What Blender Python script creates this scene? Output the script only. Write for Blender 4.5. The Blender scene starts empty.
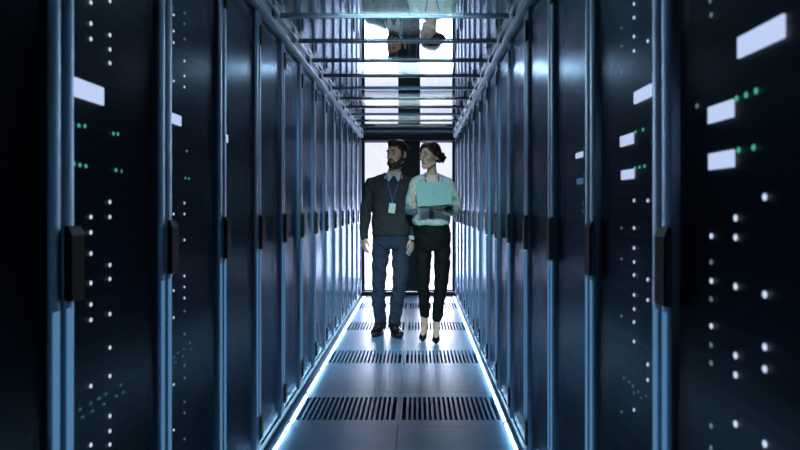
import bpy, bmesh, math, random
from mathutils import Vector, Matrix, Euler
random.seed(4)
S = bpy.context.scene
COL = S.collection
R = math.radians

# ------------------------------------------------------------------ camera
F = 640.0                      # focal length in pixels of the 800x450 frame
cam = bpy.data.cameras.new('camera')
cam.sensor_width = 36.0
cam.lens = F * 36.0 / 800.0
cam.shift_x = -(417 - 400) / 800.0
cam.shift_y = -(225 - 206) / 800.0
cam.clip_start = 0.02
cam.dof.use_dof = True
cam.dof.focus_distance = 5.9
cam.dof.aperture_fstop = 4.0
camo = bpy.data.objects.new('camera', cam)
camo.location = (0, 0, 1.2)
camo.rotation_euler = (R(90), 0, 0)
COL.objects.link(camo)
S.camera = camo

# ------------------------------------------------------------------ world, exposure
w = bpy.data.worlds.new('world'); S.world = w
w.use_nodes = True
w.node_tree.nodes['Background'].inputs[0].default_value = (0.10, 0.2, 0.35, 1)
w.node_tree.nodes['Background'].inputs[1].default_value = 0.05
S.view_settings.view_transform = 'Standard'
S.view_settings.look = 'None'
S.view_settings.exposure = 0.0
S.view_settings.gamma = 1.0
S.cycles.use_denoising = True
S.cycles.max_bounces = 8
S.cycles.transparent_max_bounces = 24
S.cycles.sample_clamp_indirect = 4.0
S.cycles.caustics_reflective = False
S.cycles.caustics_refractive = False


def area(name, loc, rot, sx, sy, power, col):
    l = bpy.data.lights.new(name, 'AREA')
    l.shape = 'RECTANGLE'; l.size = sx; l.size_y = sy
    l.energy = power; l.color = col
    o = bpy.data.objects.new(name, l)
    o.location = loc; o.rotation_euler = rot
    COL.objects.link(o)
    return o


# luminaires above the glass: (distance, width, emission strength, watts down)
LUM = [(3.05, 0.70, 8.0, 0), (5.12, 0.76, 14.0, 0), (6.75, 0.98, 8.0, 0), (8.15, 1.1, 5.0, 0)]
WL, WR = -0.735, 0.505         # aisle faces of the rack rows
CX = -0.105                    # middle seam of the floor
LEDL, LEDR = -0.695, 0.485
PITCH = 0.547
HG = 2.18                      # underside of the glass ceiling
YE = 8.6                       # end wall
# light of the bright room behind the glass doors
area('vestibule_lamp', (CX, 8.95, 2.55), (R(35), 0, 0), 1.6, 0.3, 9, (0.98, 0.92, 0.95))
area('vestibule_lamp', (CX, 9.1, 0.12), (R(150), 0, 0), 1.6, 0.4, 22, (1.0, 0.90, 0.95))
area('vestibule_lamp', (CX, 9.75, 0.62), (R(-90), 0, 0), 1.4, 1.0, 72, (0.80, 0.84, 1.0))
sp = area('walker_fill_lamp', (CX, 2.75, 2.30), (R(70), 0, 0), 0.5, 0.16, 82, (0.93, 1.0, 0.98))  # unseen lamp added to light the walkers from the front
sp.data.spread = R(75)
sp = area('ceiling_lamp_beam', (CX, 4.99, 2.275), (R(-77), 0, 0), 0.74, 0.04, 7, (0.84, 0.92, 1.0))
sp.data.spread = R(26)


# ------------------------------------------------------------------ materials
MATS = {}


def pmat(name, col, rough=0.5, metal=0.0, noise=None, bump=None, emit=None, estr=0.0, spec=0.5, sss=0.0, coat=0.0):
    if name in MATS: return MATS[name]
    m = bpy.data.materials.new(name); m.use_nodes = True
    nt = m.node_tree; b = nt.nodes['Principled BSDF']
    b.inputs['Base Color'].default_value = (*col, 1)
    b.inputs['Roughness'].default_value = rough
    b.inputs['Metallic'].default_value = metal
    b.inputs['Specular IOR Level'].default_value = spec
    b.inputs['Coat Weight'].default_value = coat
    if sss:
        b.inputs['Subsurface Weight'].default_value = sss
        b.inputs['Subsurface Radius'].default_value = (0.01, 0.004, 0.002)
    if emit:
        b.inputs['Emission Color'].default_value = (*emit, 1)
        b.inputs['Emission Strength'].default_value = estr
    tc = nt.nodes.new('ShaderNodeTexCoord')
    if noise:                      # (scale xyz, amount, detail)
        sc, amt, det = noise
        mp = nt.nodes.new('ShaderNodeMapping'); mp.inputs['Scale'].default_value = sc
        nt.links.new(tc.outputs['Object'], mp.inputs['Vector'])
        n = nt.nodes.new('ShaderNodeTexNoise'); n.inputs['Scale'].default_value = 1; n.inputs['Detail'].default_value = det
        nt.links.new(mp.outputs[0], n.inputs['Vector'])
        r = nt.nodes.new('ShaderNodeMapRange')
        r.inputs['From Min'].default_value = 0.3; r.inputs['From Max'].default_value = 0.7
        r.inputs['To Min'].default_value = 1 - amt; r.inputs['To Max'].default_value = 1 + amt
        nt.links.new(n.outputs['Fac'], r.inputs['Value'])
        mx = nt.nodes.new('ShaderNodeVectorMath'); mx.operation = 'SCALE'
        mx.inputs[0].default_value = col
        nt.links.new(r.outputs[0], mx.inputs['Scale'])
        nt.links.new(mx.outputs[0], b.inputs['Base Color'])
        rr = nt.nodes.new('ShaderNodeMath'); rr.operation = 'MULTIPLY'; rr.inputs[1].default_value = rough
        nt.links.new(r.outputs[0], rr.inputs[0]); nt.links.new(rr.outputs[0], b.inputs['Roughness'])
    if bump:                       # (scale xyz, strength, distance)
        sc, st, di = bump
        mp = nt.nodes.new('ShaderNodeMapping'); mp.inputs['Scale'].default_value = sc
        nt.links.new(tc.outputs['Object'], mp.inputs['Vector'])
        n = nt.nodes.new('ShaderNodeTexNoise'); n.inputs['Scale'].default_value = 1; n.inputs['Detail'].default_value = 3
        nt.links.new(mp.outputs[0], n.inputs['Vector'])
        bp = nt.nodes.new('ShaderNodeBump'); bp.inputs['Strength'].default_value = st; bp.inputs['Distance'].default_value = di
        nt.links.new(n.outputs['Fac'], bp.inputs['Height'])
        nt.links.new(bp.outputs[0], b.inputs['Normal'])
    MATS[name] = m
    return m


def emat(name, col, s, sample=True):
    if name in MATS: return MATS[name]
    m = bpy.data.materials.new(name); m.use_nodes = True
    nt = m.node_tree; nt.nodes.clear()
    e = nt.nodes.new('ShaderNodeEmission'); o = nt.nodes.new('ShaderNodeOutputMaterial')
    e.inputs[0].default_value = (*col, 1); e.inputs[1].default_value = s
    nt.links.new(e.outputs[0], o.inputs[0])
    if not sample: m.cycles.emission_sampling = 'NONE'
    MATS[name] = m
    return m


def glassmat(name, tint, rough, f0, f1, refl=(1, 1, 1), power=2.0):
    """thin sheet glass: transmitted + mirrored part, the mirror growing towards grazing angles"""
    m = bpy.data.materials.new(name); m.use_nodes = True
    nt = m.node_tree; nt.nodes.clear()
    t = nt.nodes.new('ShaderNodeBsdfTransparent'); t.inputs[0].default_value = (*tint, 1)
    g = nt.nodes.new('ShaderNodeBsdfGlossy'); g.inputs['Roughness'].default_value = rough; g.inputs[0].default_value = (*refl, 1)
    fr = nt.nodes.new('ShaderNodeLayerWeight'); fr.inputs['Blend'].default_value = 0.5
    mr = nt.nodes.new('ShaderNodeMapRange'); mr.inputs['To Min'].default_value = f0; mr.inputs['To Max'].default_value = f1
    pw = nt.nodes.new('ShaderNodeMath'); pw.operation = 'POWER'; pw.inputs[1].default_value = power
    nt.links.new(fr.outputs['Facing'], pw.inputs[0])
    nt.links.new(pw.outputs[0], mr.inputs['Value'])
    mx = nt.nodes.new('ShaderNodeMixShader'); o = nt.nodes.new('ShaderNodeOutputMaterial')
    nt.links.new(mr.outputs[0], mx.inputs[0]); nt.links.new(t.outputs[0], mx.inputs[1]); nt.links.new(g.outputs[0], mx.inputs[2])
    nt.links.new(mx.outputs[0], o.inputs[0])
    return m


M_ceil_glass = glassmat('ceiling_glass', (0.80, 0.92, 0.95), 0.012, 0.35, 0.95)
M_door_glass = glassmat('rack_door_glass', (0.62, 0.72, 0.8), 0.27, 0.012, 0.42, (0.72, 0.82, 1.0), 6.0)
M_clear = glassmat('clear_glass', (0.95, 0.97, 1.0), 0.02, 0.04, 0.6)
M_rack = pmat('rack_black', (0.010, 0.014, 0.020), 0.38, 0.0)
M_mesh = pmat('rack_mesh', (0.010, 0.013, 0.018), 0.6, 0.0, noise=((1, 3, 60), 0.25, 2))
ANISO, AROT = 0.9, 0.25
M_alu = pmat('door_edge_aluminium', (0.22, 0.33, 0.48), 0.50, 1.0, noise=((30, 30, 0.6), 0.08, 2))
_nt = M_alu.node_tree; _b = _nt.nodes['Principled BSDF']
_tg = _nt.nodes.new('ShaderNodeTangent'); _tg.direction_type = 'RADIAL'; _tg.axis = 'Z'
_nt.links.new(_tg.outputs[0], _b.inputs['Tangent'])
_b.inputs['Anisotropic'].default_value = ANISO
_b.inputs['Anisotropic Rotation'].default_value = AROT
M_handle = pmat('handle_black', (0.003, 0.0035, 0.0045), 0.6, spec=0.25)
M_lever = pmat('handle_lever', (0.12, 0.16, 0.2), 0.35, 0.5)
M_beam = pmat('painted_beam', (0.50, 0.58, 0.70), 0.38, 0.4, noise=((4, 4, 4), 0.15, 3))
M_bar = pmat('ceiling_bar_steel', (0.06, 0.11, 0.18), 0.5, 0.1)
M_dark = pmat('dark_frame', (0.012, 0.014, 0.016), 0.45, 0.2)
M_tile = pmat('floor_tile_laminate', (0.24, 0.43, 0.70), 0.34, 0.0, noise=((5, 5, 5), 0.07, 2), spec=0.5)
M_sub = pmat('under_floor', (0.06, 0.10, 0.16), 0.9)
M_wall = pmat('room_wall', (0.02, 0.03, 0.045), 0.8, noise=((3, 3, 3), 0.15, 2))
M_white = pmat('vestibule_white', (0.86, 0.86, 0.90), 0.7, noise=((1, 1, 1), 0.03, 1))
M_led = emat('floor_led', (0.50, 0.82, 1.0), 24.0)
M_edge_glow = emat('edge_added_glow', (0.20, 0.52, 0.98), 0.36)  # added glow for the brighter lower part of the door edges
M_gut = pmat('led_gutter', (0.30, 0.50, 0.60), 0.25, 0.7)
M_stat = emat('status_white', (0.92, 0.84, 0.90), 1.9, False)
M_statd = emat('status_dim', (0.35, 0.42, 0.45), 0.8, False)
M_statg = emat('status_green', (0.14, 0.62, 0.34), 1.3, False)
M_statgd = emat('status_green_dim', (0.07, 0.30, 0.20), 0.55, False)
M_disp = emat('display_or_reflection', (0.88, 0.80, 0.93), 1.6, False)
M_dispd_refl = emat('display_dim_and_reflection', (0.22, 0.38, 0.55), 0.6, False)  # for one dim display and the painted door glass reflections
M_warm = emat('status_amber', (0.8, 0.45, 0.2), 0.5, False)


# ------------------------------------------------------------------ mesh helpers
def newobj(name, bm, mat, parent=None, smooth=False, loc=None):
    me = bpy.data.meshes.new(name)
    bmesh.ops.recalc_face_normals(bm, faces=bm.faces)
    bm.to_mesh(me); bm.free()
    if mat: me.materials.append(mat)
    if smooth:
        for p in me.polygons: p.use_smooth = True
    o = bpy.data.objects.new(name, me)
    COL.objects.link(o)
    if parent: o.parent = parent
    if loc: o.location = loc
    return o


def box(bm, x0, x1, y0, y1, z0, z1, bev=0.0, rot=None):
    v = [bm.verts.new((x, y, z)) for x in (x0, x1) for y in (y0, y1) for z in (z0, z1)]
    fs = [(0, 1, 3, 2), (4, 6, 7, 5), (0, 4, 5, 1), (2, 3, 7, 6), (0, 2, 6, 4), (1, 5, 7, 3)]
    faces = [bm.faces.new([v[i] for i in f]) for f in fs]
    if rot is not None:
        c = Vector(((x0 + x1) / 2, (y0 + y1) / 2, (z0 + z1) / 2))
        bmesh.ops.rotate(bm, verts=v, cent=c, matrix=rot)
    if bev:
        es = list({e for f in faces for e in f.edges})
        bmesh.ops.bevel(bm, geom=es, offset=bev, segments=2, affect='EDGES', profile=0.6)


def prism(bm, pts, axis, a0, a1):
    """pts: 2D outline; axis: extrusion axis index"""
    def mk(p, a):
        q = list(p); q.insert(axis, a); return q
    A = [bm.verts.new(mk(p, a0)) for p in pts]; B = [bm.verts.new(mk(p, a1)) for p in pts]
    bm.faces.new(A); bm.faces.new(list(reversed(B)))
    n = len(pts)
    for i in range(n):
        bm.faces.new([A[i], A[(i + 1) % n], B[(i + 1) % n], B[i]])


def ell(bm, c, r, rot=None, u=20, v=14):
    ret = bmesh.ops.create_uvsphere(bm, u_segments=u, v_segments=v, radius=1.0)
    m = Matrix.Translation(c) @ (rot.to_4x4() if rot is not None else Matrix.Identity(4)) @ Matrix.Diagonal((*r, 1))
    bmesh.ops.transform(bm, matrix=m, verts=ret['verts'])


def chain(bm, pts, rad, seg=14, flat=None, caps=True):
    """tapered tube through pts; rad numbers or (ra, rb); sphere ends"""
    P = [Vector(p) for p in pts]; n = len(P)
    rings = []; ref = None
    for i in range(n):
        t = (P[min(i + 1, n - 1)] - P[max(i - 1, 0)]).normalized()
        if ref is None:
            ref = Vector((1, 0, 0)) if abs(t.x) < 0.8 else Vector((0, 0, 1))
        a = (ref - t * ref.dot(t)).normalized(); b = t.cross(a); ref = a
        ra, rb = rad[i] if isinstance(rad[i], (tuple, list)) else (rad[i], rad[i])
        rings.append([bm.verts.new(P[i] + a * ra * math.cos(k * 2 * math.pi / seg) + b * rb * math.sin(k * 2 * math.pi / seg)) for k in range(seg)])
    for i in range(n - 1):
        for k in range(seg):
            bm.faces.new([rings[i][k], rings[i][(k + 1) % seg], rings[i + 1][(k + 1) % seg], rings[i + 1][k]])
    bm.faces.new(list(reversed(rings[0]))); bm.faces.new(rings[-1])
    if caps:
        for i in (0, n - 1):
            r = rad[i] if not isinstance(rad[i], (tuple, list)) else min(rad[i])
            ell(bm, P[i], (r, r, r), None, 12, 8)


def loft(bm, rows, seg=28, p=2.3):
    """rows (cx, cy, z, rx, ry) of super-ellipses stacked upwards"""
    rings = []
    for cx, cy, z, rx, ry in rows:
        ring = []
        for k in range(seg):
            a = k * 2 * math.pi / seg; c, s = math.cos(a), math.sin(a)
            ring.append(bm.verts.new((cx + rx * math.copysign(abs(c) ** (2 / p), c), cy + ry * math.copysign(abs(s) ** (2 / p), s), z)))
        rings.append(ring)
    for i in range(len(rings) - 1):
        for k in range(seg):
            bm.faces.new([rings[i][k], rings[i][(k + 1) % seg], rings[i + 1][(k + 1) % seg], rings[i + 1][k]])
    bm.faces.new(list(reversed(rings[0]))); bm.faces.new(rings[-1])


def fuse(name, bm, mat, parent, voxel=0.005, smooth=4, folds=None):
    """union of the closed shapes in bm as ONE continuous surface"""
    o = newobj(name, bm, mat, parent)
    m = o.modifiers.new('r', 'REMESH'); m.mode = 'VOXEL'; m.voxel_size = voxel; m.use_smooth_shade = True
    m = o.modifiers.new('s', 'SMOOTH'); m.factor = 0.5; m.iterations = smooth
    dg = bpy.context.evaluated_depsgraph_get(); dg.update()
    me = bpy.data.meshes.new_from_object(o.evaluated_get(dg))
    o.modifiers.clear(); old = o.data; o.data = me
    bpy.data.meshes.remove(old)
    if not me.materials: me.materials.append(mat)
    for p in me.polygons: p.use_smooth = True
    if folds: folds(me)
    return o


def empty(name, loc, rz=0, label=None, cat=None, group=None):
    o = bpy.data.objects.new(name, None); COL.objects.link(o)
    o.location = loc; o.rotation_euler = (0, 0, rz)
    o.empty_display_size = 0.1
    if label: o['label'] = label
    if cat: o['category'] = cat
    if group: o['group'] = group
    return o


def tag(o, label, cat, group=None):
    o['label'] = label; o['category'] = cat
    if group: o['group'] = group
    return o


def struct(name, bm, mat, parent=None):
    o = newobj(name, bm, mat, parent)
    if not parent: o['kind'] = 'structure'
    return o


def simple(name, mat, parent, *a, bev=0.0, rot=None, smooth=False):
    bm = bmesh.new(); box(bm, *a, bev=bev, rot=rot)
    return newobj(name, bm, mat, parent, smooth)


ORD = ['first', 'second', 'third', 'fourth', 'fifth', 'sixth', 'seventh', 'eighth', 'ninth', 'tenth', 'eleventh', 'twelfth', 'thirteenth', 'fourteenth', 'fifteenth']

# ------------------------------------------------------------------ the room
bm = bmesh.new(); box(bm, -1.9, 1.7, -1.2, YE + 0.1, -0.14, -0.10); struct('floor', bm, M_sub)
# laminate floor tiles; the vented ones are left open for the grilles
TW = 0.595
bm = bmesh.new()
VENTS = [3.805 + 1.3 * k for k in range(4)]
y0 = 3.805 - 0.325 - 0.65 * 7
k = 0
while y0 < YE - 0.02:
    y1 = min(y0 + 0.65, YE)
    mid = (y0 + y1) / 2
    if not any(abs(mid - v) < 0.05 for v in VENTS):
        for s in (-1, 1):
            xa, xb = sorted((CX + s * 0.0012, CX + s * TW))
            box(bm, xa, xb, y0 + 0.0008, y1 - 0.0008, -0.035, 0.0, bev=0.001)
    y0 += 0.65
box(bm, -1.9, CX - TW - 0.001, -1.2, YE, -0.035, -0.001)
box(bm, CX + TW + 0.001, 1.7, -1.2, YE, -0.035, -0.001)
struct('floor', bm, M_tile)

place = ['nearest the camera', 'second from the camera', 'third from the camera, by the walkers\' feet', 'farthest, in front of the end doors']
for i, v in enumerate(VENTS):
    for s in (-1, 1):
        xa, xb = sorted((CX + s * 0.0012, CX + s * TW))
        xa -= CX; xb -= CX
        bm = bmesh.new()
        L = 0.215
        box(bm, xa, xb, -0.324, -L, -0.035, 0, bev=0.001)
        box(bm, xa, xb, L, 0.324, -0.035, 0, bev=0.001)
        n = 19
        m0 = xa + 0.018; m1 = xb - 0.018
        pit = (m1 - m0) / n
        box(bm, xa, m0, -L, L, -0.035, 0)
        box(bm, m1, xb, -L, L, -0.035, 0)
        for q in range(1, n):
            c = m0 + q * pit
            box(bm, c - pit * 0.24, c + pit * 0.24, -L, L, -0.02, 0)
        o = newobj('vented_floor_tile', bm, M_tile, None, loc=(CX, v, 0))
        tag(o, 'grey slotted floor tile, %s half of the aisle, %s' % ('left' if s < 0 else 'right', place[i]), 'floor tile', 'slotted floor tiles')

bm = bmesh.new(); box(bm, -1.95, -1.9, -1.2, YE, -0.14, 3.4); struct('wall_left', bm, M_wall)
bm = bmesh.new(); box(bm, 1.7, 1.75, -1.2, YE, -0.14, 3.4); struct('wall_right', bm, M_wall)
bm = bmesh.new(); box(bm, -1.9, 1.7, -1.25, -1.2, -0.14, 3.4); struct('wall_back', bm, M_wall)
bm = bmesh.new(); box(bm, -1.95, 1.75, -1.25, YE, 3.4, 3.45); struct('ceiling', bm, M_wall)
# end wall round the doors
DX0, DX1, DZ1 = -0.735, 0.505, 2.16
bm = bmesh.new()
box(bm, -1.95, DX0 - 0.0, YE, YE + 0.1, -0.14, 3.4)
box(bm, DX1 + 0.0, 1.75, YE, YE + 0.1, -0.14, 3.4)
box(bm, DX0, DX1, YE, YE + 0.1, DZ1, 3.4)
struct('wall_far', bm, M_wall)
bm = bmesh.new(); box(bm, DX0, DX1, YE - 0.05, YE + 0.1, 2.07, DZ1, bev=0.004)
for q in range(7):
    ell(bm, (DX0 + 0.12 + q * 0.165, YE - 0.052, 2.11), (0.008, 0.004, 0.008), None, 8, 6)
struct('trim_1', bm, M_dark)
bm = bmesh.new(); box(bm, DX0, DX1, YE - 0.02, YE + 0.1, -0.01, 0.045, bev=0.004)
struct('trim_2', bm, M_dark)


def leaf(name, x0, x1, hx):
    root = empty(name, ((x0 + x1) / 2, YE + 0.04, 0.05)); root['kind'] = 'structure'
    w = (x1 - x0) / 2; st = 0.03
    H = 2.018
    gl = 0.43
    bm = bmesh.new()
    # the meeting stile is broad, the hinge stile slim
    if hx > 0: a, b = -w, w
    pa = -w + (st if hx > 0 else 0.148); pb = w - (0.148 if hx > 0 else st)
    box(bm, -w, pa, -0.02, 0.02, 0, H); box(bm, pb, w, -0.02, 0.02, 0, H)
    box(bm, pa, pb, -0.02, 0.02, 0, 0.02); box(bm, pa, pb, -0.02, 0.02, H - 0.012, H)
    newobj('door_frame', bm, M_dark, root)
    simple('glass_pane', M_clear, root, pa, pb, -0.004, 0.004, 0.02, H - 0.012)
    bm = bmesh.new()
    hxp = pb + 0.05 if hx > 0 else pa - 0.05
    chain(bm, [(hxp, -0.06, 0.85), (hxp, -0.06, 1.2)], [0.011, 0.011], 10)
    chain(bm, [(hxp, -0.02, 0.88), (hxp, -0.06, 0.88)], [0.008, 0.008], 8)
    chain(bm, [(hxp, -0.02, 1.17), (hxp, -0.06, 1.17)], [0.008, 0.008], 8)
    newobj('door_handle', bm, M_lever, root, True)
    return root


leaf('door_1', DX0, CX - 0.0003, 1)
leaf('door_2', CX + 0.0003, DX1, -1)
# bright room behind the doors
bm = bmesh.new()
box(bm, -1.3, 1.1, YE + 1.3, YE + 1.35, -0.1, 2.9)
box(bm, -1.35, -1.3, YE + 0.1, YE + 1.35, -0.1, 2.9)
box(bm, 1.1, 1.15, YE + 0.1, YE + 1.35, -0.1, 2.9)
box(bm, -1.35, 1.15, YE + 0.1, YE + 1.35, 2.9, 2.95)
box(bm, -1.35, 1.15, YE + 0.1, YE + 1.35, -0.14, -0.0)
struct('wall_end_room', bm, M_white)
bm = bmesh.new(); box(bm, -1.3, 1.1, YE + 1.25, YE + 1.3, 1.385, 1.4); struct('trim_3', bm, M_gut)


# ------------------------------------------------------------------ racks
def U(px, W):
    return F * abs(W) / abs(px - 417)


def Zp(py, d):
    return 1.2 + (206 - py) * d / F


def rack_parts(near):
    """local frame: aisle face at x=0 looking towards +x, y along the aisle, base at z=0"""
    hw = PITCH / 2 - 0.002
    T = 2.10
    body = bmesh.new()
    box(body, -0.90, -0.885, -hw, hw, 0.05, T)
    box(body, -0.885, -0.022, -hw, -hw + 0.02, 0.05, T); box(body, -0.885, -0.022, hw - 0.02, hw, 0.05, T)
    box(body, -0.885, -0.022, -hw + 0.02, hw - 0.02, T - 0.03, T); box(body, -0.885, -0.022, -hw + 0.02, hw - 0.02, 0.05, 0.08)
    return body


BASE = {}


def build_rack():
    hw = PITCH / 2 - 0.002; T = 2.10
    root = empty('server_rack', (0, 0, 0))
    newobj('cabinet', rack_parts(True), M_rack, root)
    simple('server_fronts', M_mesh, root, -0.10, -0.05, -hw + 0.02, hw - 0.02, 0.09, T - 0.04)
    d = simple('door', M_door_glass, root, -0.016, -0.010, -hw + 0.03, hw - 0.03, 0.07, T - 0.02)
    for s in (-1, 1):
        bm = bmesh.new()
        c = s * (hw - 0.0235); a = 0.0225
        pts = [(-0.02, c - a), (-0.002, c - a), (0.001, c - a * 0.85), (0.003, c - a * 0.4), (0.0035, c), (0.003, c + a * 0.4), (0.001, c + a * 0.85), (-0.002, c + a), (-0.02, c + a)]
        prism(bm, pts, 2, 0.05, T - 0.004)
        de = newobj('door_edge', bm, M_alu, root)
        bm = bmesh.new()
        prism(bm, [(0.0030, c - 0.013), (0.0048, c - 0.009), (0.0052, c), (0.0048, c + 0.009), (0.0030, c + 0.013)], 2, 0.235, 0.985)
        newobj('edge_added_glow', bm, M_edge_glow, de)  # added glow below the handle, imitates light on the metal edge
    simple('plinth', M_bar, root, -0.885, -0.012, -hw, hw, 0.0, 0.049, bev=0.002)
    # handle on the near edge with chamfered top and slim side lever
    bm = bmesh.new()
    c = -(hw - 0.030)
    prism(bm, [(0.0036, 1.0), (0.014, 1.0), (0.017, 1.004), (0.017, 1.138), (0.010, 1.155), (0.0036, 1.158)], 1, c - 0.024, c + 0.026)
    h = newobj('handle', bm, M_handle, root)
    bm = bmesh.new()
    box(bm, 0.002, 0.012, c + 0.028, c + 0.036, 1.0, 1.145, bev=0.002)
    newobj('lever', bm, M_lever, h)
    for z0, z1 in ((1.955, 2.045), (0.11, 0.215)):
        bm = bmesh.new()
        box(bm, 0.002, 0.010, c - 0.017, c + 0.026, z0, z1, bev=0.003)
        newobj('hinge', bm, M_handle, root)
    return root


def copy_tree(o, parent=None):
    c = o.copy(); COL.objects.link(c); c.parent = parent
    for ch in list(o.children): copy_tree(ch, c)
    return c


proto = build_rack()
dot_me = None
bm = bmesh.new(); ell(bm, (0, 0, 0), (1, 1, 1), None, 12, 8)
bm_m = bpy.data.meshes.new('status_light'); bm.to_mesh(bm_m); bm.free()
DOTM = {}
for nm, mt in (('w', M_stat), ('d', M_statd), ('g', M_statg), ('x', M_statgd), ('a', M_warm)):
    me = bm_m.copy(); me.materials.append(mt)
    for p in me.polygons: p.use_smooth = True
    DOTM[nm] = me

RACKS = {}
for side in (-1, 1):
    for k in range(-1, 13):
        if side == -1 and k == -1: r = proto
        else: r = copy_tree(proto)
        yc = 1.324 + PITCH * (k + 0.5)
        r.location = (WL if side < 0 else WR, yc, 0)
        r.rotation_euler = (0, 0, 0 if side < 0 else math.pi)
        sn = 'left' if side < 0 else 'right'
        lab = 'tall black server rack in the %s row, %s from the camera' % (sn, ORD[k + 1])
        if k == -1: lab = 'tall black server rack at the very front of the %s row, cut by the frame' % sn
        if k == 12: lab = 'tall black server rack at the far end of the %s row, beside the doors' % sn
        if side < 0 and k == 0: lab = 'black server rack with one white display and dashed green lights, left row'
        if side > 0 and k == -1: lab = 'black server rack with three large white displays, front of the right row'
        if side > 0 and k == 0: lab = 'black server rack with three small white displays, second in right row'
        tag(r, lab, 'server rack', 'server racks lining the aisle')
        RACKS[(side, k)] = r
for (side, k), r in RACKS.items():
    pass

OFF = 0.046      # status lights sit on the server fronts behind the door glass


def dot(rk, px, py, kind='w', r=0.0045):
    r *= 1.15
    side = rk[0]; W = (WL - OFF) if side < 0 else (WR + OFF)
    d = U(px, W); z = Zp(py, d)
    root = RACKS[rk]
    y = (d - root.location.y) * (1 if side < 0 else -1)
    o = bpy.data.objects.new('status_light', DOTM[kind]); COL.objects.link(o)
    o.parent = root; o.location = (-OFF, y, z); o.scale = (0.002, r, r)


def disp(rk, x0, x1, yt, yb, xref, mat):
    """rectangle on the server front: px columns x0..x1, rows yt..yb read at column xref"""
    side = rk[0]; W = (WL - OFF) if side < 0 else (WR + OFF)
    d0, d1, dr = U(x0, W), U(x1, W), U(xref, W)
    z1, z0 = Zp(yt, dr), Zp(yb, dr)
    root = RACKS[rk]; sg = 1 if side < 0 else -1
    ya, yb_ = sorted(((d0 - root.location.y) * sg, (d1 - root.location.y) * sg))
    simple('display_or_reflection', mat, root, -OFF - 0.003, -OFF + 0.002, ya, yb_, z0, z1, bev=0.0015)


def dash(rk, px, py, kind, r):
    side = rk[0]; W = (WL - OFF) if side < 0 else (WR + OFF)
    d = U(px, W); z = Zp(py, d); root = RACKS[rk]
    y = (d - root.location.y) * (1 if side < 0 else -1)
    o = bpy.data.objects.new('status_light', DOTM[kind]); COL.objects.link(o)
    o.parent = root; o.location = (-OFF, y, z); o.scale = (0.002, r * 1.7, r * 0.8)


A = (-1, 0)
for y in (2.5, 23.5, 39, 217, 232.5, 253.5, 283, 304.5, 320, 386, 445): dot(A, 91, y)
for y in (1, 35, 49.5, 63, 202, 217, 265, 279, 314, 347.5, 376, 416, 431, 444.5): dot(A, 110, y)
for x, y in ((73, 123.5), (79, 125.5), (85, 126), (113.5, 133.5), (118, 134), (74, 164), (80, 165), (86, 166), (116, 170)): dot(A, x, y, 'g', 0.0042)
dot(A, 121.5, 171, 'd', 0.004)
for x, y in ((80, 409.5), (82.7, 417), (91, 403), (92.5, 411), (99, 398.5), (106, 394), (104, 404), (116.5, 396), (121, 385), (123.5, 392)): dash(A, x, y, 'x', 0.0042)
disp(A, 73.5, 103.5, 77, 96.5, 75, M_disp)
B = (-1, 1)
for y in (15, 31, 42.5, 81, 214, 226, 290.5, 317.5, 384.5, 430): dot(B, 173.7, y, 'w', 0.0036)
for y in (13, 24, 39, 61, 76, 87, 203, 214, 240, 276, 287, 298, 311, 334, 365.5, 378, 402, 413, 439): dot(B, 184.5, y, 'd' if y > 300 or y < 40 else 'w', 0.0036)
for x, y in ((171, 175.5), (187, 151), (185.5, 178), (189, 178.5)): dot(B, x, y, 'g', 0.0036)
for x, y in ((174, 357), (178, 353), (184, 349), (190, 343), (175, 362), (183, 356), (191, 349)): dash(B, x, y, 'x', 0.004)
disp(B, 170, 181, 112, 122.5, 170, M_disp)
C = (-1, 2)
disp(C, 224.5, 227.8, 134, 142, 225, M_disp)
for y in (42, 111.5, 302, 325): dot(C, 230.5, y, 'd', 0.0034)
for y in (162, 185): dot(C, 231, y, 'x', 0.004)

A = (1, -1)
disp(A, 738, 784, 14, 38, 783, M_disp)
disp(A, 708.5, 733, 99, 117, 733, M_disp)
disp(A, 709, 733.5, 149.5, 167, 733, M_disp)
for x, y in ((736.5, 98.5), (746, 95), (756, 91), (738.5, 150), (753.5, 147.5)): dot(A, x, y, 'g', 0.0046)
for y in (197, 294.5, 347, 369, 444): dot(A, 764.7, y, 'w', 0.005)
for y in (218, 237.5, 286.5, 355.5, 375, 424): dot(A, 735.5, y, 'w', 0.005)
for y in (236, 281, 326): dot(A, 711.3, y, 'w', 0.0045)
for y in (15, 262, 299, 345, 363, 426, 448): dot(A, 711, y, 'd', 0.0045)
for x, y in ((710, 0.5), (697, 106), (669, 24.5), (675, 217)): dot(A, x, y, 'd', 0.0045)
for y in (273.5, 329, 344, 383): dot(A, 669.5, y, 'd', 0.0045)
disp(A, 667.5, 676, 116, 131, 668, M_dispd_refl)  # reflection in the door glass, painted as a glowing square
disp(A, 667.5, 676, 158, 173, 668, M_dispd_refl)  # second painted glass reflection
B = (1, 0)
disp(B, 634.3, 651.3, 83.5, 96.5, 651, M_disp)
disp(B, 620.5, 633, 132.5, 143.5, 633, M_disp)
disp(B, 621.5, 633.5, 168.7, 178.5, 633, M_disp)
for x, y in ((635.3, 132), (643, 129.5), (635, 168), (639.5, 167), (644.5, 166)): dot(B, x, y, 'g', 0.0036)
for y in (4, 17.5, 36.5, 51, 200.5, 228, 248, 262, 275, 295, 309, 322, 341.5, 410): dot(B, 634, y, 'w', 0.0038)
for y in (41, 200.5, 279.5, 300, 364.5, 380): dot(B, 647.7, y, 'w', 0.0038)
for y in (28, 46, 72, 228, 259, 316, 412): dot(B, 621.5, y, 'd', 0.003)
for x, y in ((624, 378), (629, 382), (633, 386), (638, 392), (634, 393), (641, 398), (646, 396)): dash(B, x, y, 'x', 0.004)
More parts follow.
